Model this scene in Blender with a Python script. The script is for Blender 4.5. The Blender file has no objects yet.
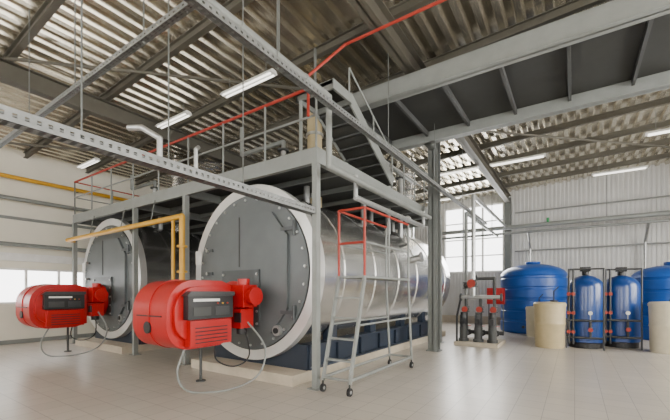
import bpy, bmesh, math, random
from mathutils import Vector, Matrix
random.seed(3)

# ---------------------------------------------------------------- materials
def mat(name, col, rough=0.5, metal=0.0, var=0.06, scale=6.0, bump=0.0, emis=0.0, coat=0.0):
    m = bpy.data.materials.new(name); m.use_nodes = True
    nt = m.node_tree; b = nt.nodes['Principled BSDF']
    tc = nt.nodes.new('ShaderNodeTexCoord')
    n = nt.nodes.new('ShaderNodeTexNoise'); n.inputs['Scale'].default_value = scale
    n.inputs['Detail'].default_value = 4
    nt.links.new(tc.outputs['Object'], n.inputs['Vector'])
    r = nt.nodes.new('ShaderNodeValToRGB')
    r.color_ramp.elements[0].position = 0.3; r.color_ramp.elements[1].position = 0.7
    r.color_ramp.elements[0].color = tuple(max(0, c*(1-var)) for c in col)+(1,)
    r.color_ramp.elements[1].color = tuple(min(1, c*(1+var)) for c in col)+(1,)
    nt.links.new(n.outputs['Fac'], r.inputs['Fac'])
    nt.links.new(r.outputs['Color'], b.inputs['Base Color'])
    b.inputs['Roughness'].default_value = rough
    b.inputs['Metallic'].default_value = metal
    b.inputs['Coat Weight'].default_value = coat
    if bump:
        bp = nt.nodes.new('ShaderNodeBump'); bp.inputs['Strength'].default_value = bump
        bp.inputs['Distance'].default_value = 0.02
        nt.links.new(n.outputs['Fac'], bp.inputs['Height']); nt.links.new(bp.outputs['Normal'], b.inputs['Normal'])
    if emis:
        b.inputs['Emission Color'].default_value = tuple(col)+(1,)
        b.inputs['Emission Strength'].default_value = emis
    return m

M_RED   = mat('red_paint', (0.43,0.002,0.003), 0.33, 0, 0.05)
M_REDR  = mat('red_rail_paint', (0.36,0.03,0.015), 0.5)
M_DARK  = mat('dark_plastic', (0.015,0.016,0.018), 0.4)
M_PANEL = mat('grey_panel', (0.04,0.042,0.045), 0.4)
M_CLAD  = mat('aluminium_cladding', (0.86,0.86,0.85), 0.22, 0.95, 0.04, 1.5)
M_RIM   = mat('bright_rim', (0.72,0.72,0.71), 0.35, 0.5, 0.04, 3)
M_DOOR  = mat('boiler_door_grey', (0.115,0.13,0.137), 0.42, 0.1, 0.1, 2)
M_DOOR2 = mat('boiler_door_fittings', (0.075,0.085,0.09), 0.45, 0.2)
M_NAVY  = mat('navy_steel', (0.02,0.03,0.05), 0.4)
M_CONC  = mat('concrete', (0.48,0.42,0.33), 0.8, 0, 0.1, 5, 0.2)
M_STEEL = mat('painted_grey_steel', (0.15,0.16,0.155), 0.5, 0.1)
M_STEELL= mat('light_grey_steel', (0.24,0.255,0.245), 0.5, 0.1)
M_STEELD= mat('dark_grey_steel', (0.06,0.063,0.063), 0.6, 0.1)
M_BRN   = mat('roof_beam_paint', (0.095,0.088,0.07), 0.6)
M_TRAY  = mat('tray_zinc', (0.25,0.26,0.26), 0.45, 0.5, 0.15, 12)
M_GALV  = mat('galvanised_steel', (0.50,0.51,0.51), 0.35, 0.75, 0.12, 9)
M_YEL   = mat('yellow_gas_paint', (0.62,0.33,0.015), 0.4)
M_BLUE  = mat('blue_polyethylene', (0.006,0.075,0.36), 0.35, 0, 0.08, 3)
M_BLUED = mat('blue_vessel', (0.005,0.045,0.21), 0.3, 0, 0.08, 3, coat=0.3)
M_BEIGE = mat('beige_plastic', (0.50,0.41,0.24), 0.45)
M_CREAM = mat('pale_plastic', (0.66,0.60,0.46), 0.45)
M_BLK   = mat('black_rubber', (0.015,0.015,0.017), 0.5)
M_WHITE = mat('white_paint', (0.8,0.8,0.78), 0.5)
M_WALL  = mat('wall_cream', (0.78,0.75,0.65), 0.7, 0, 0.03, 2)
M_BWALL = mat('corrugated_white', (0.62,0.62,0.61), 0.5, 0.1, 0.04, 2)
M_ROOF  = mat('roof_sheet', (0.66,0.615,0.51), 0.26, 0.82, 0.16, 1.2)
M_TUBE  = mat('lamp_tube', (1,0.97,0.9), 0.5, 0, 0, emis=2.2)
M_GREEN = mat('green_valve', (0.02,0.3,0.08), 0.4)
M_PLATE = mat('dark_floor_plate', (0.03,0.032,0.03), 0.7)

def pane_mat():
    m = bpy.data.materials.new('window_glass'); m.use_nodes = True
    nt = m.node_tree; nt.nodes.clear()
    o = nt.nodes.new('ShaderNodeOutputMaterial'); mx = nt.nodes.new('ShaderNodeMixShader')
    t = nt.nodes.new('ShaderNodeBsdfTransparent'); g = nt.nodes.new('ShaderNodeBsdfGlossy')
    g.inputs['Roughness'].default_value = 0.05; mx.inputs[0].default_value = 0.08
    nt.links.new(t.outputs[0], mx.inputs[1]); nt.links.new(g.outputs[0], mx.inputs[2]); nt.links.new(mx.outputs[0], o.inputs[0])
    return m
M_GLASS = pane_mat()

def floor_mat():
    m = bpy.data.materials.new('floor_tiles'); m.use_nodes = True
    nt = m.node_tree; b = nt.nodes['Principled BSDF']
    tc = nt.nodes.new('ShaderNodeTexCoord'); br = nt.nodes.new('ShaderNodeTexBrick')
    br.offset = 0.0; br.inputs['Scale'].default_value = 1.0
    br.inputs['Brick Width'].default_value = 0.33; br.inputs['Row Height'].default_value = 0.33
    br.inputs['Mortar Size'].default_value = 0.004; br.inputs['Mortar Smooth'].default_value = 0.3
    br.inputs['Color1'].default_value = (0.50,0.455,0.395,1); br.inputs['Color2'].default_value = (0.46,0.42,0.365,1)
    br.inputs['Mortar'].default_value = (0.22,0.20,0.17,1)
    nt.links.new(tc.outputs['Object'], br.inputs['Vector'])
    n = nt.nodes.new('ShaderNodeTexNoise'); n.inputs['Scale'].default_value = 0.7; n.inputs['Detail'].default_value = 5
    nt.links.new(tc.outputs['Object'], n.inputs['Vector'])
    mx = nt.nodes.new('ShaderNodeMixRGB'); mx.blend_type = 'MULTIPLY'; mx.inputs[0].default_value = 0.3
    r = nt.nodes.new('ShaderNodeValToRGB'); r.color_ramp.elements[0].position = .35; r.color_ramp.elements[1].position=.65
    r.color_ramp.elements[0].color=(.75,.75,.75,1)
    nt.links.new(n.outputs['Fac'], r.inputs['Fac'])
    nt.links.new(br.outputs['Color'], mx.inputs[1]); nt.links.new(r.outputs['Color'], mx.inputs[2])
    nt.links.new(mx.outputs[0], b.inputs['Base Color'])
    b.inputs['Roughness'].default_value = 0.34
    b.inputs['Coat Weight'].default_value = 0.12; b.inputs['Coat Roughness'].default_value = 0.2
    return m
M_FLOOR = floor_mat()

# ---------------------------------------------------------------- builder
class B:
    def __init__(s, name):
        s.name = name; s.bm = bmesh.new(); s.mats = []
    def mi(s, m):
        if m not in s.mats: s.mats.append(m)
        return s.mats.index(m)
    def face(s, vs, m, smooth=False):
        try: f = s.bm.faces.new(vs)
        except ValueError: return None
        f.material_index = s.mi(m); f.smooth = smooth; return f
    def box(s, lo, hi, m, M=None):
        x0,y0,z0 = lo; x1,y1,z1 = hi
        P = [(x0,y0,z0),(x1,y0,z0),(x1,y1,z0),(x0,y1,z0),(x0,y0,z1),(x1,y0,z1),(x1,y1,z1),(x0,y1,z1)]
        v = [s.bm.verts.new((M @ Vector(p)) if M else p) for p in P]
        for q in ((3,2,1,0),(4,5,6,7),(0,1,5,4),(1,2,6,5),(2,3,7,6),(3,0,4,7)):
            s.face([v[i] for i in q], m)
    def basis(s, p1, p2):
        p1 = Vector(p1); p2 = Vector(p2); z = (p2-p1); L = z.length; z.normalize()
        up = Vector((0,0,1)) if abs(z.z) < 0.95 else Vector((0,1,0))
        x = up.cross(z).normalized(); y = z.cross(x)
        M = Matrix((x,y,z)).transposed().to_4x4(); M.translation = p1
        return M, L
    def bar(s, p1, p2, w, h, m):
        M, L = s.basis(p1,p2); s.box((-w/2,-h/2,0),(w/2,h/2,L), m, M)
    def ibeam(s, p1, p2, w, h, m, t=0.02):
        M, L = s.basis(p1,p2)
        s.box((-w/2,-h/2,0),(w/2,-h/2+t,L), m, M); s.box((-w/2,h/2-t,0),(w/2,h/2,L), m, M)
        s.box((-t/2,-h/2,0),(t/2,h/2,L), m, M)
    def lathe(s, prof, m, M, seg=32, cap0=True, cap1=True, mats=None):
        rings = []
        for r,z in prof:
            rings.append([s.bm.verts.new(M @ Vector((r*math.cos(2*math.pi*i/seg), r*math.sin(2*math.pi*i/seg), z))) for i in range(seg)])
        for k in range(len(rings)-1):
            mm = mats[k] if mats else m
            for i in range(seg):
                j=(i+1)%seg
                s.face([rings[k][i],rings[k][j],rings[k+1][j],rings[k+1][i]], mm, True)
        def sharp(ring):
            for i in range(seg):
                e = s.bm.edges.get((ring[i], ring[(i+1)%seg]))
                if e: e.smooth = False
        for k in range(len(prof)):
            if k in (0,len(prof)-1): sharp(rings[k]); continue
            a = Vector((prof[k][0]-prof[k-1][0], prof[k][1]-prof[k-1][1])); b = Vector((prof[k+1][0]-prof[k][0], prof[k+1][1]-prof[k][1]))
            if a.length>1e-6 and b.length>1e-6 and a.angle(b) > math.radians(35): sharp(rings[k])
        if cap0 and prof[0][0] > 1e-4: s.face(list(reversed(rings[0])), mats[0] if mats else m)
        if cap1 and prof[-1][0] > 1e-4: s.face(rings[-1], mats[-1] if mats else m)
    def cyl(s, p1, p2, r, m, seg=14, r2=None):
        M, L = s.basis(p1,p2); s.lathe([(r,0),(r if r2 is None else r2,L)], m, M, seg)
    def flange(s, c, axis, r, t, m, seg=20):
        c = Vector(c); a = Vector(axis).normalized()*t/2; s.cyl(c-a, c+a, r, m, seg)
    def pipe(s, pts, r, m, seg=12):
        for a,b in zip(pts[:-1],pts[1:]): s.cyl(a,b,r,m,seg)
        for p in pts[1:-1]: s.ball(p, r*1.02, m, seg)
    def ball(s, p, r, m, seg=12):
        prof=[(max(1e-5,r*math.sin(math.pi*i/6)), -r*math.cos(math.pi*i/6)) for i in range(7)]
        s.lathe(prof, m, Matrix.Translation(Vector(p)), seg, False, False)
    def prism(s, pts, x0, x1, m):
        a = [s.bm.verts.new((x0,p[0],p[1])) for p in pts]; b = [s.bm.verts.new((x1,p[0],p[1])) for p in pts]
        n=len(pts)
        for i in range(n):
            j=(i+1)%n; s.face([a[i],a[j],b[j],b[i]], m)
        s.face(a[::-1], m); s.face(b, m)
    def prismY(s, pts, y0, y1, m):
        a = [s.bm.verts.new((p[0],y0,p[1])) for p in pts]; b = [s.bm.verts.new((p[0],y1,p[1])) for p in pts]
        n=len(pts)
        for i in range(n):
            j=(i+1)%n; s.face([a[i],a[j],b[j],b[i]], m)
        s.face(a[::-1], m); s.face(b, m)
    def curve(s, ctrl, r, m, n=10):
        pts=[Vector(p) for p in ctrl]; out=[]
        P=[pts[0]]+pts+[pts[-1]]
        for i in range(1,len(P)-2):
            for k in range(n):
                t=k/n; a,b,c,d=P[i-1],P[i],P[i+1],P[i+2]
                out.append(0.5*((2*b)+(c-a)*t+(2*a-5*b+4*c-d)*t*t+(3*b-a-3*c+d)*t**3))
        out.append(pts[-1])
        s.pipe(out, r, m, 8)
    def valve(s, p, axis, r, m=None, wheel=None):
        m = m or M_STEELD; p=Vector(p); a=Vector(axis).normalized()
        s.flange(p-a*r*1.6,a,r*2,r*.5,m); s.flange(p+a*r*1.6,a,r*2,r*.5,m); s.ball(p,r*1.7,m)
        w=Vector(wheel or (0,-1,0)).normalized()
        s.cyl(p,p+w*r*4.5,r*.35,M_GALV,8); s.flange(p+w*r*4.5,w,r*1.9,r*.35,M_REDR)
    def done(s, bevel=0):
        bmesh.ops.recalc_face_normals(s.bm, faces=s.bm.faces)
        if bevel:
            for e in s.bm.edges:
                if len(e.link_faces)==2 and e.calc_face_angle(0)>math.radians(28): e.smooth=False
            for f in s.bm.faces: f.smooth=True
        me = bpy.data.meshes.new(s.name); s.bm.to_mesh(me); s.bm.free()
        for m in s.mats: me.materials.append(m)
        o = bpy.data.objects.new(s.name, me); bpy.context.scene.collection.objects.link(o)
        if bevel:
            md = o.modifiers.new('bevel','BEVEL'); md.width = bevel; md.segments = 3; md.limit_method='ANGLE'; md.angle_limit=math.radians(35); md.harden_normals=True
        return o

XL, XR, YF, YB = -13.5, 6.0, -5.0, 18.0
def zr(x): return 6.15+0.04*x
def zh(x): return zr(x)-0.17

# ---------------------------------------------------------------- room
b = B('floor'); b.box((XL-.2,YF-.2,-0.1),(XR+.2,YB+.2,0), M_FLOOR); b.done()

b = B('ceiling')
x = XL-0.2; pts=[]
p=0.28
while x < XR+0.2:
    for dx,h in ((0,0),(0.10,0),(0.135,0.08),(0.245,0.08)):
        pts.append((x+dx, zr(x+dx)+h))
    x += p
r0=[b.bm.verts.new((q[0],YF-.2,q[1])) for q in pts]; r1=[b.bm.verts.new((q[0],YB+.2,q[1])) for q in pts]
for i in range(len(pts)-1): b.face([r0[i],r0[i+1],r1[i+1],r1[i]], M_ROOF)
b.done()

b = B('ceiling_purlins')
y = YF+0.7
while y < YB:
    b.ibeam((XL,y,zr(XL)-0.08),(XR,y,zr(XR)-0.08),0.10,0.16,M_BRN,0.012)
    y += 1.6
b.done()
for xb in (-8.5,-2.5,3.5):
    b = B('ceiling_girder')
    b.ibeam((xb,YF,zr(xb)-0.35),(xb,YB,zr(xb)-0.35),0.2,0.36,M_BRN,0.02)
    b.box((xb-0.12,YB-0.28,0),(xb+0.12,YB-0.06,zr(xb)-0.3), M_STEEL)
    b.box((xb-0.12,YF+0.06,0),(xb+0.12,YF+0.28,zr(xb)-0.3), M_STEEL)
    b.done()
b = B('ceiling_bracing')
for (a0,a1) in (((-8.3,2),(-2.7,8)),((-8.7,8),(-13.2,2)),((-8.7,8),(-13.2,14)),((-2.3,10),(3.3,16)),((-8.3,14),(-2.7,8))):
    b.cyl((a0[0],a0[1],zr(a0[0])-0.22),(a1[0],a1[1],zr(a1[0])-0.22),0.03,M_BRN,8)
b.done()

def corr(bd, x0,x1,z0,z1,y,m):
    x=x0; P=[]
    while x < x1-1e-6:
        for dx,h in ((0,0),(0.06,0),(0.075,0.025),(0.135,0.025)):
            if x+dx<=x1: P.append((x+dx,y-h))
        x+=0.15
    P.append((x1,y))
    A=[bd.bm.verts.new((q[0],q[1],z0)) for q in P]; C=[bd.bm.verts.new((q[0],q[1],z1)) for q in P]
    for i in range(len(P)-1): bd.face([A[i],A[i+1],C[i+1],C[i]], m)
WX0,WX1,WZ0,WZ1 = -5.35,-2.75,2.5,5.55
b = B('wall_back')
corr(b, XL,WX0,0,6.2,YB,M_BWALL); corr(b, WX1,XR,0,6.5,YB,M_BWALL)
corr(b, WX0,WX1,0,WZ0,YB,M_BWALL); corr(b, WX0,WX1,WZ1,6.2,YB,M_BWALL)
b.box((XL,YB-0.05,0),(XR,YB+0.02,0.35), M_CONC)
b.done()
b = B('window_1')
b.box((WX0-.08,YB-.1,WZ0-.08),(WX1+.08,YB+.06,WZ0), M_WHITE); b.box((WX0-.08,YB-.1,WZ1),(WX1+.08,YB+.06,WZ1+.08), M_WHITE)
for xx in (WX0-.08, WX0+.82, WX0+1.70, WX1): b.box((xx,YB-.1,WZ0),(xx+.08,YB+.06,WZ1), M_WHITE)
for zz in (3.2,4.0,4.8): b.box((WX0,YB-.06,zz),(WX1,YB+.04,zz+.05), M_WHITE)
b.box((WX0,YB+0.0,WZ0),(WX1,YB+.01,WZ1), M_GLASS)
b.done()

def wall_with_windows_x(name, xw, y0,y1, ztop, wins, m, sgn):
    bd = B(name); xa,xb_ = (xw, xw+0.2*sgn); lo,hi=min(xa,xb_),max(xa,xb_)
    za,zb = wins[0][2],wins[0][3]
    bd.box((lo,y0,0),(hi,y1,za),m); bd.box((lo,y0,zb),(hi,y1,ztop),m)
    c=y0
    for w in wins: bd.box((lo,c,za),(hi,w[0],zb),m); c=w[1]
    bd.box((lo,c,za),(hi,y1,zb),m)
    return bd.done()
left_w=[(0.4,2.6,1.15,2.2),(2.9,5.4,1.15,2.2)]
wall_with_windows_x('wall_left', XL, YF,YB, 5.72, left_w, M_WALL, -1)
right_w=[(-3,0.5,1.6,4.8),(2.5,6.5,1.6,4.8),(9,13,1.6,4.8)]
wall_with_windows_x('wall_right', XR, YF,YB, 6.5, right_w, M_WALL, 1)
b = B('wall_front')
fw=[(-11.5,-8),(-6.5,-3.5),(-1,3)]
b.box((XL,YF-.2,0),(XR,YF,1.6),M_WALL); b.box((XL,YF-.2,4.8),(XR,YF,6.5),M_WALL)
c=XL
for w in fw: b.box((c,YF-.2,1.6),(w[0],YF,4.8),M_WALL); c=w[1]
b.box((c,YF-.2,1.6),(XR,YF,4.8),M_WALL); b.done()
k=2
def winframe_x(xw,y0,y1,z0,z1,n,rows):
    global k
    bd=B('window_%d'%k); k+=1
    lo,hi=xw-.04,xw+.04
    bd.box((lo,y0,z0),(hi,y1,z0+.06),M_WHITE); bd.box((lo,y0,z1-.06),(hi,y1,z1),M_WHITE)
    for i in range(n+1):
        yy=y0+(y1-y0-.06)*i/n; bd.box((lo,yy,z0+.06),(hi,yy+.06,z1-.06),M_WHITE)
    for i in range(1,rows):
        zz=z0+(z1-z0)*i/rows; bd.box((lo+.01,y0,zz),(hi-.01,y1,zz+.04),M_WHITE)
    bd.box((xw-.005,y0,z0),(xw+.005,y1,z1),M_GLASS); bd.done()
def winframe_y(yw,x0,x1,z0,z1,n,rows):
    global k
    bd=B('window_%d'%k); k+=1
    lo,hi=yw-.04,yw+.04
    bd.box((x0,lo,z0),(x1,hi,z0+.06),M_WHITE); bd.box((x0,lo,z1-.06),(x1,hi,z1),M_WHITE)
    for i in range(n+1):
        xx=x0+(x1-x0-.06)*i/n; bd.box((xx,lo,z0+.06),(xx+.06,hi,z1-.06),M_WHITE)
    for i in range(1,rows):
        zz=z0+(z1-z0)*i/rows; bd.box((x0,lo+.01,zz),(x1,hi-.01,zz+.04),M_WHITE)
    bd.box((x0,yw-.005,z0),(x1,yw+.005,z1),M_GLASS); bd.done()
for w in left_w: winframe_x(XL-.1,*w,3,1)
for w in right_w: winframe_x(XR+.1,*w,4,3)
for w in fw: winframe_y(YF-.1,w[0],w[1],1.6,4.8,4,3)
b=B('trim_1'); b.box((XL,YF,2.4),(XL+.14,YB,2.62),M_WHITE); b.box((XL,YF,3.6),(XL+.06,YB,3.68),M_STEELL); b.done()
b=B('baseboard_left'); b.box((XL,YF,0),(XL+.04,YB,.12),M_STEELL); b.done()

# ---------------------------------------------------------------- boilers
RB=1.6; ZC=1.86; Y0=4.6
def boiler(cx):
    b=B('industrial_boiler')
    MY = Matrix.Translation((cx,Y0,ZC)) @ Matrix.Rotation(-math.pi/2,4,'X')
    prof=[(1.40,0.03),(1.42,0),(RB,0.0),(RB,0.16),(1.52,0.18),(1.52,0.9),(1.535,0.9),(1.535,0.96),(1.52,0.96)]
    for yy in (2.1,3.3,4.5,5.7,6.9):
        prof+=[(1.52,yy),(1.535,yy),(1.535,yy+.05),(1.52,yy+.05)]
    prof+=[(1.52,7.5),(1.45,7.6)]
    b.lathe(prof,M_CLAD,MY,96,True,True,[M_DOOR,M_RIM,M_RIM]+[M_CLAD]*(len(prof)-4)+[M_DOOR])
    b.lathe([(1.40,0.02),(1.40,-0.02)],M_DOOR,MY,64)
    for i in range(28):
        a=2*math.pi*i/28+.05; b.flange((cx+1.33*math.cos(a),Y0-.03,ZC+1.33*math.sin(a)),(0,1,0),.022,.03,M_GALV,8)
    d=[]
    for sx,sz in ((-0.62,-1.05),(0.62,-1.05),(0.98,-0.62),(0.98,0.62),(0.62,1.05),(-0.62,1.05),(-0.98,0.62),(-0.98,-0.62)):
        d.append((cx+sx,ZC+sz-0.02))
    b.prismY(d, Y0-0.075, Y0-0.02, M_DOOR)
    b.box((cx-0.192,Y0-0.085,ZC+0.1),(cx-0.168,Y0-0.07,ZC+1.02),M_STEELD)
    b.box((cx-0.62,Y0-0.11,ZC-0.98),(cx+0.36,Y0-0.075,ZC+0.04),M_DOOR2)
    for i in range(5):
        for sx in (-0.58,0.32):
            b.flange((cx+sx,Y0-0.12,ZC-0.92+i*0.22),(0,1,0),0.022,0.03,M_GALV,8)
    for zz in (-0.7,0.7):
        b.cyl((cx+1.12,Y0-.06,ZC+zz-.12),(cx+1.12,Y0-.06,ZC+zz+.12),0.03,M_DOOR2,12)
        b.box((cx+.85,Y0-.09,ZC+zz-.03),(cx+1.12,Y0-.075,ZC+zz+.03),M_DOOR2)
    for zz in (-0.45,0,0.45):
        b.box((cx-1.1,Y0-.1,ZC+zz-.03),(cx-.93,Y0-.075,ZC+zz+.03),M_DOOR2)
        b.flange((cx-1.05,Y0-.12,ZC+zz),(0,1,0),.03,.05,M_GALV,10)
    for (sx,sz) in ((0.75,-1.02),(-0.85,-0.95)):
        b.flange((cx+sx,Y0-.05,ZC+sz),(0,1,0),.09,.08,M_GALV,16); b.flange((cx+sx,Y0-.09,ZC+sz),(0,1,0),.05,.05,M_DARK,14)
    b.box((cx-1.56,Y0-.03,ZC+.20),(cx-1.38,Y0-.005,ZC+.48),M_WHITE)
    for sx in (-1.2,1.0):
        b.box((cx+sx,Y0+.2,.17),(cx+sx+.2,Y0+7.3,.60),M_NAVY)
    b.box((cx+1.2,Y0+.2,.17),(cx+1.27,Y0+7.3,.21),M_NAVY); b.box((cx+1.2,Y0+.2,.56),(cx+1.27,Y0+7.3,.60),M_NAVY)
    for i in range(9): b.box((cx+1.2,Y0+.2+i*.88,.21),(cx+1.255,Y0+.22+i*.88,.56),M_NAVY)
    b.box((cx-1.2,Y0+.16,.17),(cx+1.22,Y0+.26,.60),M_NAVY)
    for yy in (.9,2.5,4.2,5.8,7.0):
        for s_ in (-1,1):
            xa,xc=sorted((cx+s_*1.02,cx+s_*1.18)); b.box((xa,Y0+yy,.6),(xc,Y0+yy+.25,.93),M_NAVY)
    b.box((cx-1.35,Y0-.28,0),(cx+1.28,Y0+7.8,.17),M_CONC)
    b.cyl((cx+1.42,Y0+4.4,ZC+.5),(cx+1.66,Y0+4.4,ZC+.55),.09,M_GALV,16); b.flange((cx+1.66,Y0+4.4,ZC+.55),(1,0,0.1),.14,.03,M_GALV)
    b.cyl((cx+1.3,Y0+6.2,ZC+.1),(cx+1.6,Y0+6.2,ZC+.1),.24,M_CLAD,24); b.flange((cx+1.6,Y0+6.2,ZC+.1),(1,0,0),.29,.04,M_GALV,28)
    for i,(dx,yy,h) in enumerate(((.4,1.2,.5),(.95,2.6,.9),(.4,4.0,.5),(.95,3.9,1.1),(.95,4.7,.9),(.3,5.6,.6),(-.6,1.6,1.0),(-.9,2.6,.7))):
        zt=ZC+1.9+h
        b.cyl((cx+dx,Y0+yy,ZC+1.15),(cx+dx,Y0+yy,zt),.065,M_GALV,14)
        b.valve((cx+dx,Y0+yy,ZC+2.15),(0,0,1),.065)
        b.flange((cx+dx,Y0+yy,zt),(0,0,1),.13,.04,M_STEELD)
    b.pipe([(cx+.95,Y0+2.6,ZC+2.8),(cx+.95,Y0+2.6,ZC+2.95),(cx+.95,Y0+5.8,ZC+2.95)],.06,M_GALV)
    zt=zr(cx-2.2)-.22
    b.pipe([(cx-.6,Y0+1.6,ZC+2.9),(cx-.6,Y0+1.6,ZC+3.1),(cx-2.0,Y0+1.6,ZC+3.1),(cx-2.0,Y0+1.6,zt)],.05,M_STEELL)
    b.cyl((cx,6.6,ZC+1.45),(cx,6.6,zr(cx)-.01),.17,M_BEIGE if cx>-6 else M_CLAD,24)
    for zz in (4.4,5.1): b.flange((cx,6.6,zz),(0,0,1),.2,.06,M_GALV)
    b.cyl((cx+.2,11.4,ZC+1.3),(cx+.2,11.4,zr(cx)-.01),.30,M_CLAD,28)
    for zz in (3.9,4.7,5.4): b.flange((cx+.2,11.4,zz),(0,0,1),.32,.05,M_GALV,28)
    b.pipe([(cx+1.4,Y0+3.6,ZC+.75),(cx+1.62,Y0+3.6,ZC+.8),(cx+1.62,Y0+3.6,ZC+1.3)],.03,M_STEELD)
    b.flange((cx+1.62,Y0+3.58,ZC+1.4),(0,1,0),.08,.05,M_WHITE)
    return b.done()
BX=[-4.98,-10.36]
for cx in BX: boiler(cx)

def burner(cx):
    cx-=0.15
    b=B('gas_burner')
    def prof(y0,z0,z1,y1,rb,rt):
        P=[(y1,z0+.08),(y1-.25,z0)]
        P+=[(y0+rb-rb*math.sin(math.radians(a)), z0+rb-rb*math.cos(math.radians(a))) for a in range(0,91,10)]
        P+=[(y0+rt-rt*math.cos(math.radians(a)), z1-rt+rt*math.sin(math.radians(a))) for a in range(0,91,10)]
        P+=[(y1-.2,z1),(y1,z1-.07)]
        return P
    b.prism(prof(2.84,.65,1.68,3.98,.36,.44),cx-.50,cx+.40,M_RED)
    b.prism(prof(2.93,.78,1.58,3.92,.30,.36),cx+.40,cx+.46,M_RED)
    b.prism(prof(2.93,.78,1.58,3.92,.30,.36),cx-.56,cx-.50,M_RED)
    # hood band
    b.prism(prof(2.825,.64,1.695,3.6,.37,.45),cx-.06,cx-.03,M_RED)
    # control cabinet
    b.box((cx+.46,3.06,1.10),(cx+.58,3.86,1.44),M_DARK)
    b.prism([(3.02,1.44),(3.88,1.44),(3.88,1.51),(3.10,1.51)],cx+.40,cx+.60,M_PANEL)
    b.box((cx+.58,3.14,1.36),(cx+.588,3.60,1.40),M_WHITE)
    b.box((cx+.58,3.14,1.15),(cx+.59,3.44,1.28),M_STEELD); b.box((cx+.58,3.52,1.15),(cx+.59,3.78,1.28),M_PANEL)
    for i in range(3): b.flange((cx+.59,3.56+i*.09,1.33),(1,0,0),.014,.02,M_YEL if i==1 else M_REDR,10)
    # lower air intake
    b.box((cx+.40,3.12,.70),(cx+.54,3.86,1.08),M_RED)
    for i in range(5): b.box((cx+.54,3.2,.74+i*.055),(cx+.547,3.78,.757+i*.055),M_DARK)
    b.box((cx-.38,2.825,1.14),(cx+.28,2.845,1.16),M_DARK)
    b.flange((cx-.08,2.85,.98),(0,1,0),.09,.06,M_DARK,20)
    b.box((cx-.40,3.98,.90),(cx+.36,4.20,1.58),M_RED)
    MY=Matrix.Translation((cx-.02,4.19,1.28)) @ Matrix.Rotation(-math.pi/2,4,'X')
    b.lathe([(.38,0),(.32,.06),(.32,.17),(.42,.17),(.42,.285)],M_RED,MY,32)
    b.box((cx+.36,4.0,1.25),(cx+.66,4.3,1.62),M_RED)
    b.cyl((cx+.50,4.15,1.62),(cx+.50,4.15,1.72),.10,M_RED,18)
    b.cyl((cx+.66,4.15,1.43),(cx+.78,4.15,1.43),.12,M_RED,20); b.flange((cx+.79,4.15,1.43),(1,0,0),.15,.03,M_RED)
    b.box((cx+.34,4.0,.90),(cx+.60,4.28,1.22),M_RED)
    b.cyl((cx+.46,4.14,.90),(cx+.46,4.14,.80),.09,M_DARK,16)
    b.box((cx+.46,3.98,1.0),(cx+.62,4.0,1.16),M_DARK)
    b.curve([(cx+.2,3.3,.72),(cx+.25,3.1,.3),(cx+.4,3.2,.03),(cx+.8,3.6,.03),(cx+1.0,4.0,.2),(cx+.95,4.2,.6),(cx+.6,4.15,1.0)],.016,M_STEELL)
    b.curve([(cx+.35,3.7,.72),(cx+.5,3.6,.45),(cx+.75,3.75,.35),(cx+.8,4.0,.5),(cx+.55,4.1,.98)],.012,M_BLK)
    b.cyl((cx-.1,3.75,.7),(cx-.1,3.75,.02),.025,M_STEELD,10); b.flange((cx-.1,3.75,.01),(0,0,1),.08,.02,M_STEELD)
    return b.done(0.018)
for cx in BX: burner(cx)

# ---------------------------------------------------------------- platform over the boilers
PX0,PX1,PY0,PY1=-12.1,-3.33,4.45,10.6
ZP=3.70
b=B('service_platform')
def chan(p1,p2): b.ibeam(p1,p2,.1,.2,M_STEELL,.015)
chan((PX0,PY0,ZP-.1),(PX1,PY0,ZP-.1)); chan((PX0,PY1,ZP-.1),(PX1,PY1,ZP-.1))
b.box((PX0,PY0-.055,ZP-.21),(PX1+.05,PY0-.04,ZP+.03),M_STEELL); b.box((PX1+.04,PY0-.05,ZP-.21),(PX1+.055,PY1,ZP+.03),M_STEELL)
for xx in (PX0,-8.72,-6.7,PX1):
    chan((xx,PY0,ZP-.1),(xx,PY1,ZP-.1))
    for yy in (PY0,PY1):
        b.box((xx-.045,yy-.05,0.012),(xx+.045,yy+.05,ZP-.2),M_STEELL)
        b.box((xx-.1,yy-.1,0.0),(xx+.1,yy+.1,.015),M_STEELL)
y=PY0+.9
while y<PY1-.2:
    b.box((PX0,y-.03,ZP-.12),(PX1,y+.03,ZP-.03),M_STEEL); y+=.9
b.box((PX0+.05,PY0+.02,ZP-.03),(PX1-.02,PY1,ZP-.005),M_PLATE)
def rail(b,p1,p2,z,h=1.0,sp=1.1,mt=M_REDR,mp=M_STEELL,rt=.02):
    p1=Vector(p1);p2=Vector(p2);L=(p2-p1).length;n=max(1,round(L/sp))
    for i in range(n+1):
        q=p1.lerp(p2,i/n); b.cyl((q.x,q.y,z),(q.x,q.y,z+h),.018,mp,8)
    b.cyl((p1.x,p1.y,z+h),(p2.x,p2.y,z+h),rt,mt,8)
    b.cyl((p1.x,p1.y,z+h*.55),(p2.x,p2.y,z+h*.55),.018,mp,8)
rail(b,(PX0,PY0,0),(PX1,PY0,0),ZP,rt=.025); rail(b,(PX0,PY0,0),(PX0,PY1,0),ZP)
rail(b,(PX1,7.2,0),(PX1,PY1,0),ZP,sp=.7,mt=M_STEELL); rail(b,(PX0,PY1,0),(PX1,PY1,0),ZP,mt=M_STEELL)
b.done()

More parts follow.
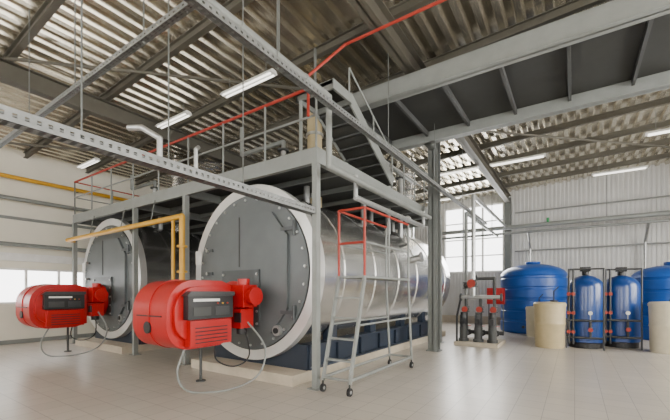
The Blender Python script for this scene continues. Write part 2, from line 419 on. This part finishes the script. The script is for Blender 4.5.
b=B('steel_stair')
ya,za,yb,zb=6.9,ZP+.04,5.15,4.78
for xx in (-3.86,-3.16): b.bar((xx,ya,za+.06),(xx,yb,zb+.02),.03,.2,M_STEELL)
for i in range(1,8):
    t=i/8; yy=ya+(yb-ya)*t; zz=za+(zb-za)*t
    b.box((-3.845,yy-.13,zz),(-3.175,yy+.11,zz+.03),M_STEELD)
b.bar((-3.51,ya,za+.0),(-3.51,yb,zb-.04),.66,.01,M_PLATE)
b.box((-3.86,4.62,zb-.02),(-3.14,5.18,zb+.04),M_PLATE)
for yy in (4.62,5.14): b.box((-3.88,yy,zb-.1),(-3.14,yy+.04,zb+.05),M_STEELL)
for xx in (-3.88,-3.16):
    b.box((xx,4.62,zb-.1),(xx+.04,5.18,zb+.05),M_STEELL)
b.cyl((-3.8,4.65,ZP),(-3.8,4.65,zb-.05),.03,M_STEELL)
b.cyl((-3.84,5.1,zb),(-3.84,5.1,zh(-3.8)),.025,M_STEEL,8)
b.cyl((-3.16,ya,za+.6),(-3.16,yb,zb+.5),.016,M_STEELL,8)
for t in (0.02,.5,1):
    yy=ya+(yb-ya)*t; zz=za+(zb-za)*t; b.cyl((-3.16,yy,zz),(-3.16,yy,zz+.6-.1*t),.016,M_STEELL,8)
b.done()

b=B('overhead_bridge')
for yy in (6.15,8.45):
    b.ibeam((-3.9,yy,5.25),(XR-.01,yy,5.25),.2,.30,M_STEELL,.025)
    b.box((-3.9,yy-.1,5.12),(XR-.01,yy-.085,5.38),M_STEELL)
b.box((-3.9,6.2,5.33),(XR-.01,8.4,5.36),M_PLATE)
x=-3.9
while x<XR-.1:
    b.box((x,6.2,5.22),(x+.05,8.4,5.33),M_STEELD); x+=.95
b.bar((-3.9,6.15,5.25),(-3.9,8.45,5.25),.1,.3,M_STEELL)
b.ibeam((-2.98,9.0,0.0),(-2.98,9.0,zr(-3)-.18),.24,.26,M_STEEL,.02)
b.box((-3.14,8.84,0),(-2.82,9.16,.03),M_STEEL)
b.bar((-2.98,8.45,5.2),(-2.98,9.0,5.2),.16,.2,M_STEEL)
b.done()

# ---------------------------------------------------------------- cable trays
def tray(name,p1,p2,w,h,hang,step=.07):
    b=B(name); M,L=b.basis(p1,p2)
    for sx in (-w/2,w/2):
        b.box((sx-.003,h*.15,0),(sx+.003,h/2,L),M_TRAY,M); b.box((sx-.003,-h/2,0),(sx+.003,-h*.15,L),M_TRAY,M)
    for a in (-w/2,-w*.17,w*.16): b.box((a,-h/2,0),(a+w*.34-.012,-h/2+.004,L),M_TRAY,M)
    t=0
    while t<L:
        for sx in (-w/2,w/2): b.box((sx-.003,-h*.15,t),(sx+.003,h*.15,t+step*.6),M_TRAY,M)
        b.box((-w/2,-h/2,t),(w/2,-h/2+.004,t+step*.45),M_TRAY,M); t+=step
    for dx in (-w*.25,0,w*.22):
        b.cyl(M@Vector((dx,-h*.1,0)),M@Vector((dx,-h*.1,L)),.012,M_BLK,6)
    p1=Vector(p1);p2=Vector(p2)
    for f in hang:
        q=p1.lerp(p2,f); b.cyl((q.x,q.y,q.z-.05),(q.x,q.y,zh(q.x)),.007,M_STEEL,6)
    return b
b=tray('cable_tray',(-3.36,-2.5,2.75),(-3.36,4.38,2.75),.12,.1,(.3,.55,.66,.8)); b.box((-3.40,4.36,2.70),(-3.30,4.395,2.8),M_TRAY)
b.pipe([(-3.36,1.95,2.72),(-3.36,1.95,3.0),(-3.5,1.85,3.1),(-3.62,1.78,3.1)],.028,M_GALV)
b.pipe([(-3.36,2.35,2.72),(-3.36,2.35,3.02),(-3.46,2.45,3.1)],.022,M_GALV)
b.done()
b=tray('cable_tray',(-2.65,-2.5,3.95),(-2.65,13.7,3.95),.08,.07,(.2,.33,.5,.65,.8,.97)); b.done()
b=tray('cable_tray',(-9.0,1.9,4.02),(-2.6,1.9,4.02),.06,.06,(.1,.35,.6,.85)); b.done()

# ---------------------------------------------------------------- pipework
b=B('yellow_gas_pipe')
b.pipe([(-11.9,4.2,2.96),(-6.45,4.2,3.0),(-6.45,4.2,1.3),(-5.72,4.2,1.3)],.055,M_YEL,16)
b.pipe([(-6.75,4.2,2.98),(-6.75,4.2,1.1),(-5.72,4.2,1.1)],.035,M_YEL,12)
for zz in (1.9,2.4): b.flange((-6.45,4.2,zz),(0,0,1),.1,.04,M_YEL)
for xx in (-8.9,-7.6,-10.5): b.cyl((xx,4.2,2.98),(xx,4.3,3.5),.012,M_STEEL)
b.pipe([(-11.9,4.2,2.96),(-11.9,4.38,2.96)],.05,M_YEL)
b.done()
b=B('yellow_gas_pipe')
b.pipe([(-11.8,4.9,3.92),(-4.1,4.9,3.92),(-4.1,9.5,3.92)],.045,M_YEL,14)
for xx in (-11,-9,-7,-5): b.cyl((xx,4.9,3.9),(xx,4.9,ZP),.02,M_STEEL)
b.done()
b=B('insulated_pipe')
b.pipe([(-2.95,-4.5,4.32),(-2.95,4.25,4.32),(-2.95,4.25,3.32),(-2.95,8.6,3.32)],.045,M_STEELL,20)
y=-4
while y<4.1: b.flange((-2.95,y,4.32),(0,1,0),.055,.03,M_STEELL); y+=1.1
for yy in (-3,0.5,3.2): b.cyl((-2.95,yy,4.36),(-2.95,yy,zh(-3)),.008,M_STEEL,6)
b.done()
b=B('red_conduit')
b.pipe([(-3.40,4.34,4.2),(-3.40,4.34,4.82),(-3.05,4.85,5.46),(3.2,4.85,5.46)],.022,M_REDR,8)
for xx in (-1.5,1.0,3.0): b.cyl((xx,4.85,5.46),(xx,4.85,zh(xx)),.008,M_STEEL,6)
b.done()
b=B('water_pipe')
for zz,r in ((4.25,.09),(4.0,.05)):
    b.cyl((-5.5,16.8,zz),(XR-.02,16.8,zz),r,M_STEELL,16)
x=-5
while x<XR: b.cyl((x,16.8,4.2),(x,16.8,zh(x)),.012,M_STEEL,6); x+=2
b.cyl((-.9,16.8,4.3),(-.9,16.8,4.5),.05,M_GREEN); b.cyl((3.1,16.8,4.3),(3.1,16.8,4.45),.05,M_GREEN)
b.pipe([(-1.6,16.8,4.0),(-1.6,17.6,3.4),(-1.6,17.6,0)],.05,M_GALV)
b.pipe([(2.2,16.8,4.0),(2.2,17.6,3.4),(2.2,17.6,0)],.05,M_GALV)
b.cyl((-2.2,17.6,5.0),(5.9,17.6,5.0),.03,M_STEELL); b.cyl((-2.2,17.6,3.3),(5.9,17.6,3.3),.03,M_STEELL)
b.done()
b=B('water_pipe')
b.pipe([(-3.12,5.3,3.12),(-3.12,8.6,3.12)],.05,M_GALV,14)
b.cyl((-3.12,5.3,3.12),(-3.12,5.3,3.5),.04,M_GALV); b.cyl((-3.12,8.6,3.12),(-3.12,8.6,3.5),.04,M_GALV)
b.done()
b=B('heating_pipe')
for zz,m in ((4.75,M_YEL),(4.15,M_STEELL),(2.85,M_STEELL)):
    b.cyl((XL+.3,YF+.02,zz),(XL+.3,YB-.06,zz),.06,m,12)
    y=YF+1
    while y<YB: b.box((XL+.002,y,zz-.02),(XL+.3,y+.04,zz+.02),M_STEEL); y+=3
b.done()

# ---------------------------------------------------------------- lamps
def lamp(x,y,z,L=1.5):
    b=B('fluorescent_lamp')
    b.prism([(y-.05,z+.06),(y+.05,z+.06),(y+.09,z),(y-.09,z)],x,x+L,M_WHITE)
    for dy in (-.045,.045): b.cyl((x+.05,y+dy,z-.015),(x+L-.05,y+dy,z-.015),.014,M_TUBE,8)
    for xx in (x+.2,x+L-.2): b.cyl((xx,y,z+.06),(xx,y,zh(xx)),.006,M_STEEL,6)
    b.done()
for a in ((-3.9,12,5.45,1.35),(-2.2,12,5.45),(-8.25,4.75,5.42,1.2),(-5.9,4.75,5.45,1.4),(-12.6,4.75,5.3,1.2),(-11,9.3,5.3),(-7.5,9.3,5.4),(-8.2,12.0,5.4),(1.5,12,5.5),(0.5,15.5,5.6),(-5.5,15.5,5.5),(-12.4,1.7,5.3,1.3)):
    lamp(*a)

# ---------------------------------------------------------------- mobile access platform
b=B('mobile_access_platform')
xa,xb_=-3.15,-2.68
yl,yd0,yd1,yr=4.38,4.82,6.55,6.72; zd=1.72
for xx in (xa,xb_):
    b.bar((xx,yl,.17),(xx,yd0,zd),.035,.06,M_STEELL)
    b.cyl((xx,yr,.17),(xx,yd1,zd),.024,M_STEELL,10)
    b.cyl((xx,yl,.22),(xx,yr,.22),.026,M_STEELL,10)
    b.cyl((xx,yl+.28,1.0),(xx,yr-.08,1.0),.016,M_STEELL,8)
    for yy in (yd0,yd1): b.cyl((xx,yy,zd),(xx,yy,zd+1.08),.02,M_REDR if yy==yd0 else M_STEELL,10)
    b.cyl((xx,yd0,zd+1.08),(xx,yd1,zd+1.08),.02,M_REDR,10); b.cyl((xx,yd0,zd+.55),(xx,yd1,zd+.55),.018,M_STEELL,10)
    for yy in (yl,yr):
        b.cyl((xx,yy,.1),(xx,yy,.22),.015,M_DARK,8)
        b.cyl((xx-.02,yy,.06),(xx+.02,yy,.06),.06,M_BLK,18); b.cyl((xx-.025,yy,.06),(xx+.025,yy,.06),.025,M_GALV,10)
b.cyl((xb_,(yd0+yd1)/2,zd),(xb_,(yd0+yd1)/2,zd+1.08),.016,M_STEELL,10)
for i in range(1,5):
    t=i/5; b.box((xa,yl+(yd0-yl)*t-.03,.17+(zd-.17)*t-.012),(xb_,yl+(yd0-yl)*t+.05,.17+(zd-.17)*t+.012),M_STEELL)
b.box((xa-.02,yd0-.03,zd),(xb_+.02,yd1+.03,zd+.035),M_STEELL)
for yy in (yl,yr): b.cyl((xa,yy,.22),(xb_,yy,.22),.022,M_STEELL,10)
for zz in (zd+1.08,zd+.55): b.cyl((xa,yd0,zz),(xb_,yd0,zz),.02,M_REDR,10)
b.done()

# ---------------------------------------------------------------- water treatment
def vessel(x,y,r=.40,top=2.12):
    b=B('water_filter_vessel'); M=Matrix.Translation((x,y,0))
    H=top-.12
    prof=[(r*.93,0),(r*.93,.14),(r,.16),(r,H-.38)]
    for i in range(1,8):
        a=math.radians(i*12); prof.append((r*math.cos(a),H-.38+.34*math.sin(a)))
    prof.append((.07,H-.03))
    b.lathe(prof,M_BLUED,M,48,mats=[M_BLK,M_BLK]+[M_BLUED]*(len(prof)-3))
    b.cyl((x,y,H-.04),(x,y,H+.06),.08,M_BLK,16)
    b.box((x-.12,y-.14,H+.06),(x+.12,y+.1,H+.18),M_DARK); b.cyl((x,y-.14,H+.12),(x,y-.19,H+.12),.06,M_PANEL,16)
    f=y-r-.1
    # grey pipe frame and valve tree in front
    for dx in (-.37,-.27):
        b.pipe([(x+dx*.4,y-.1,H+.12),(x+dx,f,H+.1),(x+dx,f,.12)],.026,M_PANEL,10)
        for zz in (.45,.95,1.45): b.valve((x+dx,f,zz),(0,0,1),.024,M_STEEL)
    b.pipe([(x+.38,f,0),(x+.38,f,H+.1),(x-.27,f,H+.1)],.022,M_PANEL,10)
    for zz in (.3,.75): b.cyl((x-.42,f,zz),(x+.38,f,zz),.03,M_PANEL,10)
    b.cyl((x+.1,f,.75),(x+.1,f,.3),.03,M_PANEL,10); b.valve((x+.1,f,.52),(0,0,1),.028,M_STEEL)
    b.flange((x+.1,f-.04,.95),(0,1,0),.05,.03,M_WHITE); b.cyl((x+.1,f,.75),(x+.1,f,.95),.01,M_GALV,8)
    b.box((x-.44,f-.03,0),(x-.41,f+.01,.8),M_STEELD)
    b.done()
vessel(.24,11.95,.42); vessel(1.06,12.6,.42)
def barrel(x,y,r,h,m=M_BEIGE):
    b=B('brine_tank'); M=Matrix.Translation((x,y,0))
    b.lathe([(r*.9,0),(r*.93,.05),(r*.96,h*.5),(r*.985,h*.5+.02),(r*.985,h*.5+.06),(r*.965,h*.5+.08),(r,h-.1),(r*1.04,h-.1),(r*1.04,h-.04),(r*.95,h),(0.02,h+.02)],m,M,40)
    b.flange((x+.1,y,h+.03),(0,0,1),.09,.06,M_BLK)
    b.pipe([(x+.1,y,h+.03),(x+.1,y,h+.3),(x+.2,y+.2,h+.42)],.015,M_BLK,8)
    b.done()
barrel(-.57,11.4,.38,1.22); barrel(1.93,11.95,.38,1.25,M_CREAM); barrel(-1.1,13.9,.3,1.0,M_CREAM)
def poly(x,y,r,h):
    b=B('water_storage_tank'); M=Matrix.Translation((x,y,0))
    prof=[(r*.97,0),(r,.05)]
    n=5; hb=h*.80
    for i in range(n):
        z0=.1+(hb-.1)*i/n; dz=(hb-.1)/n
        prof+=[(r,z0),(r,z0+dz*.7),(r*.97,z0+dz*.78),(r*.97,z0+dz*.92)]
    prof+=[(r,hb)]
    for i in range(1,7):
        a=math.radians(i*13); prof.append((r*math.cos(a)*1.0,hb+(h-hb-.08)*math.sin(a)))
    prof+=[(.25,h-.06),(.25,h),(.02,h+.01)]
    b.lathe(prof,M_BLUE,M,48)
    b.cyl((x-.2,y-r+.02,.25),(x-.2,y-r-.12,.25),.05,M_BLK)
    b.done()
poly(-1.32,15.5,1.12,2.64); poly(2.62,15.4,1.08,2.45)

# ---------------------------------------------------------------- pump station
b=B('circulation_pump_set')
px,py=-2.3,10.6
b.box((px-.55,py-.3,0),(px+.6,py+1.0,.1),M_CONC)
for dx in (-.35,.05,.42):
    b.flange((px+dx,py,.14),(0,0,1),.14,.08,M_STEELD); b.cyl((px+dx,py,.14),(px+dx,py,.5),.11,M_STEELD,18)
    b.cyl((px+dx,py,.5),(px+dx,py,.85),.10,M_PANEL,18); b.cyl((px+dx,py,.85),(px+dx,py,.93),.085,M_DARK,16)
    b.box((px+dx-.06,py-.18,.6),(px+dx+.06,py-.09,.75),M_DARK)
    b.cyl((px+dx,py,.3),(px+dx,py+.7,.3),.05,M_STEELD,12)
    b.pipe([(px+dx,py+.3,.3),(px+dx,py+.3,1.35)],.045,M_STEELD)
    b.valve((px+dx,py+.3,1.0),(0,0,1),.045)
    b.valve((px+dx,py+.55,.3),(0,1,0),.045,wheel=(0,0,1))
b.cyl((px-.5,py+.3,1.35),(px+.6,py+.3,1.35),.06,M_GALV); b.cyl((px-.5,py+.7,.3),(px+.6,py+.7,.3),.06,M_STEELD)
b.flange((px+.6,py+.3,1.35),(1,0,0),.11,.04,M_STEELD); b.flange((px-.5,py+.3,1.35),(1,0,0),.11,.04,M_STEELD)
b.pipe([(px-.15,py+.3,1.35),(px-.15,py+.3,4.3),(px-.15,16.6,4.3)],.06,M_GALV)
b.valve((px-.15,py+.3,1.75),(0,0,1),.06)
b.pipe([(px-.45,py+.7,.3),(px-.45,py+.7,3.9),(px-.45,16.6,3.9)],.05,M_STEELL)
b.valve((px-.45,py+.7,1.7),(0,0,1),.05,wheel=(1,-1,0))
b.pipe([(px+.35,py+.7,.3),(px+.35,py+.7,1.9),(px-.15,py+.7,1.9),(px-.15,py+.3,2.1)],.045,M_STEELD)
b.pipe([(px-.5,py-.15,.1),(px-.5,py-.15,.8),(px-.5,py+.3,1.35)],.03,M_DARK)
b.done()
b=B('fire_hose_cabinet')
b.box((-2.75,14.4,1.05),(-2.15,14.6,1.65),M_RED); b.box((-2.7,14.38,1.1),(-2.2,14.4,1.6),M_RED); b.box((-2.3,14.36,1.3),(-2.26,14.38,1.4),M_DARK)
for xx in (-2.72,-2.22): b.box((xx,14.5,0),(xx+.04,14.54,1.05),M_STEEL)
b.done()

# ---------------------------------------------------------------- light
def area(name,loc,rot,sx,sy,p,col=(1,.98,.95)):
    l=bpy.data.lights.new(name,'AREA'); l.shape='RECTANGLE'; l.size=sx; l.size_y=sy; l.energy=p; l.color=col
    o=bpy.data.objects.new(name,l); o.location=loc; o.rotation_euler=rot; bpy.context.scene.collection.objects.link(o)
for i,w in enumerate(right_w):
    area('window_fill_light',(XR-.03,(w[0]+w[1])/2,3.2),(0,math.radians(90),0),3.1,w[1]-w[0],(320,360,480)[i],(1,.96,.88))  # added fill panel just inside each unseen right-wall window
for i,w in enumerate(fw):
    area('window_fill_light',((w[0]+w[1])/2,YF+.03,3.2),(math.radians(90),0,0),w[1]-w[0],3.1,(170,120,170)[i],(1,.95,.87))  # same added fill at the unseen windows behind the camera
area('window_fill_light',((WX0+WX1)/2,YB-.15,4.0),(math.radians(-90),0,0),2.5,3.0,300,(1,.99,.97))  # area light standing in for daylight through the back window

w=bpy.data.worlds.new('sky'); bpy.context.scene.world=w; w.use_nodes=True
bg=w.node_tree.nodes['Background']; bg.inputs[0].default_value=(1,.99,.97,1); bg.inputs[1].default_value=7.0

cam=bpy.data.cameras.new('camera'); co=bpy.data.objects.new('camera',cam); bpy.context.scene.collection.objects.link(co)
co.location=(0,0,1.5); co.rotation_euler=(math.radians(90),0,math.radians(33.8))
cam.sensor_width=36; cam.lens=358/670*36; cam.shift_y=82/670; cam.clip_start=.05
bpy.context.scene.camera=co
